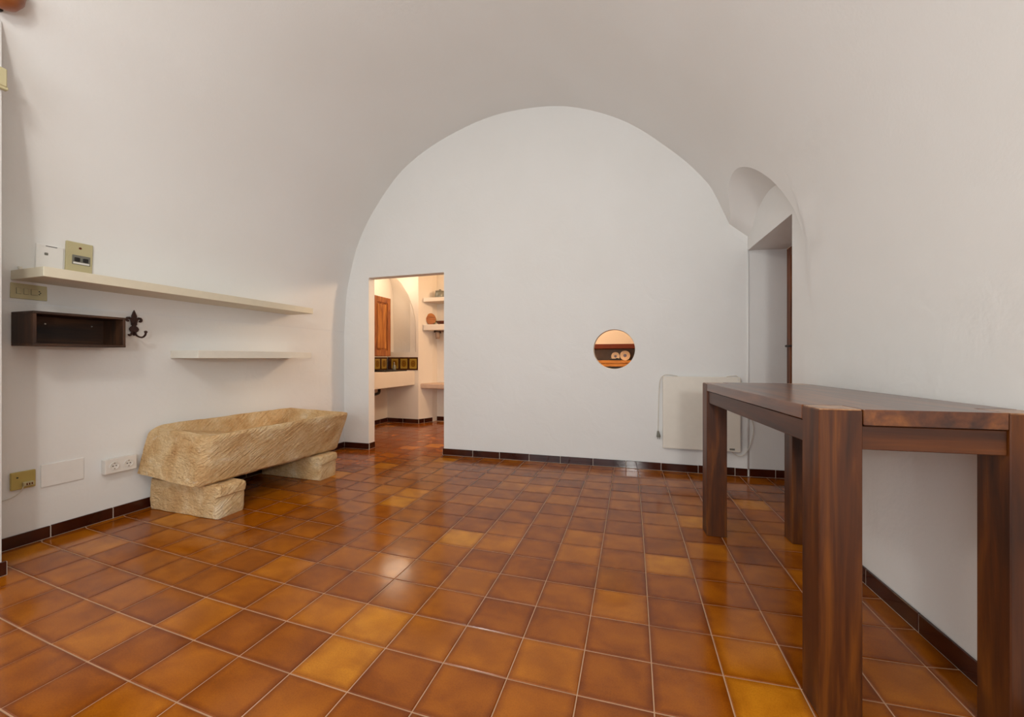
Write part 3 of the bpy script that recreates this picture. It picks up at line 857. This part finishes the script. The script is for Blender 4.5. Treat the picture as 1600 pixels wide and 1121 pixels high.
# wall with the arched alcove (plane Y = 5.15)
oa = [(-3.17, 1.10), (-3.17, 1.35), (-3.18, 1.59), (-3.23, 1.80), (-3.31, 1.99), (-3.43, 2.17), (-3.57, 2.30), (-3.68, 2.36)]
ia = [(-3.40, 1.10), (-3.40, 1.30), (-3.41, 1.50), (-3.44, 1.63), (-3.50, 1.78), (-3.58, 1.89), (-3.66, 1.96), (-3.72, 2.0)]
bm = bmesh.new()
outer = [(-3.69, 0), (-3.13, 0), (-3.13, 2.6), (-3.69, 2.6), (-3.69, 2.37)]+oa[::-1]+[(-3.69, 1.10)]
prism(bm, [outer], lambda u, v, d: Vector((u, 5.15+d, v)), 0.04)
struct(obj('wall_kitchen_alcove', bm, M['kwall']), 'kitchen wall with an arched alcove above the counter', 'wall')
bm = bmesh.new()
sa, si = smooth_prof(oa, 3), smooth_prof(ia, 3)
cols = []
for (a, z), (b, z2) in zip(sa, si):
    cols.append([Vector((a+(b-a)*t/5, 5.15+0.17*math.sin(t/5*PI/2), z+(z2-z)*t/5)) for t in range(6)])
loft(bm, cols)
pts = [(x, z) for x, z in si]
poly = pts+[(-3.95, 2.0), (-3.95, 1.10)]
V = [bm.verts.new((x, 5.32, z)) for x, z in poly]
for t in tessellate_polygon([[Vector((x, z, 0)) for x, z in poly]]): bm.faces.new([V[i] for i in t])
bmesh.ops.remove_doubles(bm, verts=bm.verts, dist=0.0005)
o = obj('trim_kitchen_arch', bm, M['kwall'], smooth=True)
md = o.modifiers.new('e', 'EDGE_SPLIT'); md.split_angle = math.radians(30)
struct(o, 'curved white plaster hollow of the kitchen alcove', 'alcove')
# pier side and rear wall
bm = bmesh.new()
prism(bm, [[(-3.13, 5.15), (-3.02, 5.38), (-3.0, 5.5), (-3.0, 5.62), (-3.3, 5.62), (-3.3, 5.19), (-3.13, 5.19)]], lambda u, v, d: Vector((u, v, d)), 2.6)
struct(obj('wall_kitchen_pier', bm, M['kwall']), 'slanting plaster pier between the kitchen alcove and the rear shelves', 'wall')
bm = bmesh.new()
prism(bm, [[(-3.0, 5.5), (1.3, 5.5), (1.3, 5.62), (-3.0, 5.62)]], lambda u, v, d: Vector((u, v, d)), 2.6)
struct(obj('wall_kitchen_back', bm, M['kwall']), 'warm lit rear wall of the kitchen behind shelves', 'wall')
bm = bmesh.new()
prism(bm, [[(3.70, 0), (5.62, 0), (5.62, 2.6), (3.70, 2.6)]], lambda u, v, d: Vector((1.25+d, u, v)), 0.1)
struct(obj('wall_kitchen_right', bm, M['kwall']), 'right wall of the kitchen', 'wall')
# kitchen vault: shallow, springs from the side walls
bm = bmesh.new(); cols = []
for k in range(25):
    t = k/24; x = -3.85+5.2*t
    z = 2.30+0.28*math.sin(PI*t)
    cols.append([Vector((x, wy(x)+0.1, z)), Vector((x, 5.63, z))])
loft(bm, cols)
o = obj('ceiling_kitchen', bm, M['kwall'], smooth=True, recalc=False)
struct(o, 'low plaster kitchen ceiling seen through the doorway', 'ceiling')
bb = skirting
bb('baseboard_kitchen_left', 'dark skirting under the kitchen counter, left side', (KL, 4.2, 0), (KL, 5.15, 0), steps(.2, .28, .95), (1, 0, 0))
bb('baseboard_kitchen_alcove', 'dark skirting under the kitchen counter, far side', (KL+.011, 5.15, 0), (-3.12, 5.15, 0), steps(.28, .28, .55), (0, -1, 0))
bb('baseboard_kitchen_pier', 'dark skirting round the kitchen pier', (-3.13, 5.15, 0), (-3.02, 5.38, 0), [.1], (0.9, -0.43, 0))
bb('baseboard_kitchen_back', 'dark skirting along the kitchen rear wall', (-3.0, 5.5, 0), (1.2, 5.5, 0), steps(.28, .28, 4.2), (0, -1, 0))

# counter and its contents
ct = obj('kitchen_counter', box(KL+0.001, -3.19, 4.0, 5.149, 0.595, 0.812, bev=0.006), M['kwall'])
tag(ct, 'thick white plastered kitchen counter in the left corner of the kitchen', 'counter')
bs = thing('backsplash', 'row of brown and ochre patterned tiles above the kitchen counter', 'backsplash', (-3.45, 5.149, 0.812))
for k in range(3):
    bm = bmesh.new(); x1 = 0.315-k*0.163
    bx(bm, x1-0.161, x1, -0.010, 0.0, 0.008, 0.208, 0.002)
    uvl = bm.loops.layers.uv.new('UVMap')
    for f in bm.faces:
        for l in f.loops: l[uvl].uv = ((l.vert.co.x-x1+0.161)/0.161, (l.vert.co.z-0.008)/0.20)
    obj('patterned_tile', bm, M['backsplash'], bs)
hb = thing('hob', 'black hob tray lying on the kitchen counter', 'hob', (-3.44, 4.755, 0.812))
obj('hob_plate', box(-0.20, 0.20, -0.255, 0.255, 0.0, 0.012, bev=0.003), M['black'], hb)
for a in (-0.14, 0.12):
    bm = bmesh.new(); lathe(bm, [(0.07, 0.012), (0.07, 0.020), (0.05, 0.026), (0.02, 0.026)], 20, (0.0, a, 0)); obj('burner', bm, M['black'], hb)
gl = thing('glass_bottle', 'small clear glass bottle at the back of the kitchen counter', 'bottle', (-3.50, 5.06, 0.812))
bm = bmesh.new(); lathe(bm, [(0.026, 0), (0.028, 0.02), (0.027, 0.07), (0.011, 0.095), (0.011, 0.115)], 18); obj('bottle_body', bm, M['glass'], gl, smooth=True)
bm = bmesh.new(); lathe(bm, [(0.013, 0.114), (0.013, 0.135)], 14); obj('stopper', bm, M['steel'], gl)
fa = thing('tap', 'steel tap with a white tip over the kitchen counter', 'tap', (-3.62, 4.40, 0.812))
bm = bmesh.new(); tube(bm, [(0, 0, 0), (0, 0, 0.12), (0.03, 0, 0.17), (0.10, 0, 0.175), (0.16, 0, 0.16)], 0.010); obj('spout', bm, M['steel'], fa, smooth=True)
bm = bmesh.new(); lathe(bm, [(0.022, 0), (0.022, 0.012), (0.012, 0.02)], 16); obj('base', bm, M['steel'], fa)
bm = bmesh.new(); tube(bm, [(-3.42, 4.3, 0.585), (-3.42, 4.3, 0.54), (-3.42, 4.36, 0.50), (-3.42, 4.5, 0.50), (-3.45, 4.62, 0.51), (-3.5, 4.70, 0.56)], 0.02)
tag(obj('drain_pipe', bm, M['black'], smooth=True), 'dark bent drain pipe hanging under the kitchen counter', 'pipe')
obj('cut_tile', box(-0.228, -0.176, -0.010, 0.0, 0.008, 0.208, bev=0.002), M['skirt'], bs)
for k in range(6):
    bm = bmesh.new(); y1 = -0.012-k*0.163
    bx(bm, -0.239, -0.229, y1-0.161, y1, 0.008, 0.208, 0.002)
    uvl = bm.loops.layers.uv.new('UVMap')
    for f in bm.faces:
        for l in f.loops: l[uvl].uv = ((l.vert.co.y-y1+0.161)/0.161, (l.vert.co.z-0.008)/0.20)
    obj('patterned_tile', bm, M['backsplash'], bs)
# wall cabinet
cb = thing('wall_cabinet', 'brown wooden wall cabinet with raised panel doors in the kitchen', 'cabinet', (KL+0.002, 4.40, 1.03))
obj('body', box(0.0, 0.285, -0.40, 0.40, 0, 0.85, bev=0.002), M['pine_z'], cb)
for y0 in (-0.395, 0.003):
    y1 = y0+0.392
    dr = obj('door', box(0.287, 0.300, y0, y1, 0.004, 0.846, bev=0.002), M['pine_z'], cb)
    for nm, q in (('stile', (0.300, 0.314, y0, y0+0.075, 0.004, 0.846)), ('stile', (0.300, 0.314, y1-0.075, y1, 0.004, 0.846)),
                  ('rail', (0.300, 0.314, y0+0.075, y1-0.075, 0.004, 0.085)), ('rail', (0.300, 0.314, y0+0.075, y1-0.075, 0.765, 0.846))):
        obj(nm, box(*q, bev=0.004), M['pine_z'], dr)
    obj('raised_panel', box(0.296, 0.313, y0+0.092, y1-0.092, 0.105, 0.745, bev=0.012), M['honey_z'], dr)

# rear shelves, bench
def kshelf(z0, z1, label):
    tag(obj('kitchen_shelf', box(-3.075, -0.9, 5.20, 5.499, z0, z1, bev=0.008, seg=2), M['kwall']), label, 'shelf', 'plaster shelves on the kitchen rear wall')
kshelf(1.875, 1.938, 'upper white plaster shelf in the kitchen, with a glass jar')
kshelf(1.435, 1.525, 'lower white plaster shelf in the kitchen, with a round board and dish')
bn = thing('kitchen_bench', 'low pinkish plaster bench along the kitchen rear wall', 'bench', (-2.2, 5.3, 0))
obj('seat', box(-0.92, 1.0, -0.12, 0.199, 0.535, 0.615, bev=0.02, seg=3), M['bench_stone'], bn)
obj('support', box(-0.78, -0.69, -0.06, 0.199, 0.0, 0.54, bev=0.004), M['kwall'], bn).location.x = 1.5
jr = thing('glass_jar', 'grey glass jar standing on the upper kitchen shelf', 'jar', (-2.86, 5.34, 1.938))
bm = bmesh.new(); lathe(bm, [(0.075, 0), (0.08, 0.01), (0.08, 0.085), (0.07, 0.10)], 24); obj('jar_body', bm, M['glass'], jr, smooth=True)
bm = bmesh.new(); lathe(bm, [(0.072, 0.10), (0.074, 0.115), (0.02, 0.122), (0.018, 0.14), (0.006, 0.145)], 24); obj('lid', bm, M['grey_plastic'], jr, smooth=True)
rb = obj('round_board', cyl(bmesh.new(), (0, -0.012, 0), (0, 0.012, 0), 0.095, seg=36), M['pine_x'])
rb.location = (-3.015, 5.33, 1.618); rb.rotation_euler = (math.radians(-14), 0, math.radians(38)); rb.scale = (0.8, 1, 1)
tag(rb, 'round wooden board leaning at the left end of the lower kitchen shelf', 'board')
gt = obj('green_tin_lid', cyl(bmesh.new(), (0, -0.006, 0), (0, 0.006, 0), 0.082, seg=30), M['greenpaint'])
gt.location = (-3.035, 5.38, 1.61); gt.rotation_euler = (math.radians(-12), 0, math.radians(44))
tag(gt, 'green round lid behind the wooden board on the lower kitchen shelf', 'lid')
bm = bmesh.new(); lathe(bm, [(0.09, 0), (0.14, 0.045), (0.145, 0.052), (0.132, 0.052), (0.085, 0.012)], 32)
ds = obj('clay_dish', bm, M['dish'], smooth=True); ds.location = (-2.79, 5.36, 1.525)
tag(ds, 'shallow brown clay dish on the lower kitchen shelf', 'dish')
bk = thing('hook_rail', 'dark iron rail with hanging cups under the lower kitchen shelf', 'rail', (-2.80, 5.28, 1.435))
obj('rail', box(-0.13, 0.5, -0.008, 0.008, -0.02, -0.008), M['iron'], bk)
obj('bracket', box(-0.13, -0.115, -0.01, 0.2, -0.03, 0.0), M['iron'], bk)
bm = bmesh.new(); lathe(bm, [(0.028, -0.13), (0.036, -0.10), (0.034, -0.04), (0.03, -0.022)], 18, (-0.07, 0, 0)); obj('hanging_cup', bm, M['grey_panel'], bk, smooth=True)

# open dresser seen through the round hole
dsr = thing('open_dresser', 'wooden dresser with an open compartment seen through the round hole', 'dresser', (-0.20, 5.10, 0))
obj('drawer_front', box(-0.62, 0.62, 0.0, 0.02, 0.895, 0.935, bev=0.003), M['honey'], dsr)
obj('board', box(-0.62, 0.62, -0.005, 0.39, 0.937, 0.975, bev=0.003), M['honey'], dsr)
obj('top_board', box(-0.62, 0.62, -0.005, 0.39, 1.13, 1.188, bev=0.003), M['beam'], dsr)
obj('back_panel', box(-0.60, 0.60, 0.33, 0.35, 0.975, 1.13), M['grey_panel'], dsr)
obj('side_panel', box(-0.62, -0.60, 0.0, 0.39, 0, 1.13), M['wood_z'], dsr)
obj('side_panel', box(0.60, 0.62, 0.0, 0.39, 0, 1.13), M['wood_z'], dsr)
obj('lower_front', box(-0.60, 0.60, 0.01, 0.03, 0.0, 0.89), M['black'], dsr)
def roll(x, r, label):
    t = thing('paper_roll', label, 'paper roll', (x, 5.16, 0.975), 0, 'paper rolls in the dresser')
    bm = bmesh.new(); n = 32
    R = [[bm.verts.new((q*math.cos(2*PI*k/n), y, r+q*math.sin(2*PI*k/n))) for k in range(n)] for q, y in ((r, 0.11), (r, 0.0), (r*.32, 0.0), (r*.32, 0.10))]
    for a, b in zip(R, R[1:]+R[:1]):
        for k in range(n): bm.faces.new((a[k], a[(k+1) % n], b[(k+1) % n], b[k]))
    obj('paper', bm, M['marble_roll'], t, smooth=False)
    bm = bmesh.new(); cyl(bm, (0, 0.012, r), (0, 0.10, r), r*.31, seg=20); obj('core', bm, M['dish'], t)
roll(-0.205, 0.054, 'smaller white paper roll, left of the two seen through the round hole')
roll(-0.085, 0.064, 'larger white paper roll, right of the two seen through the round hole')
bm = bmesh.new(); bx(bm, -0.28, -0.13, 5.06+0.045, 5.155, 0.9752, 0.998, 0.006); bx(bm, -0.20, -0.17, 5.11, 5.15, 0.997, 1.006, 0.002)
tag(obj('black_case', bm, M['black']), 'small black case lying in front of the paper rolls', 'case')
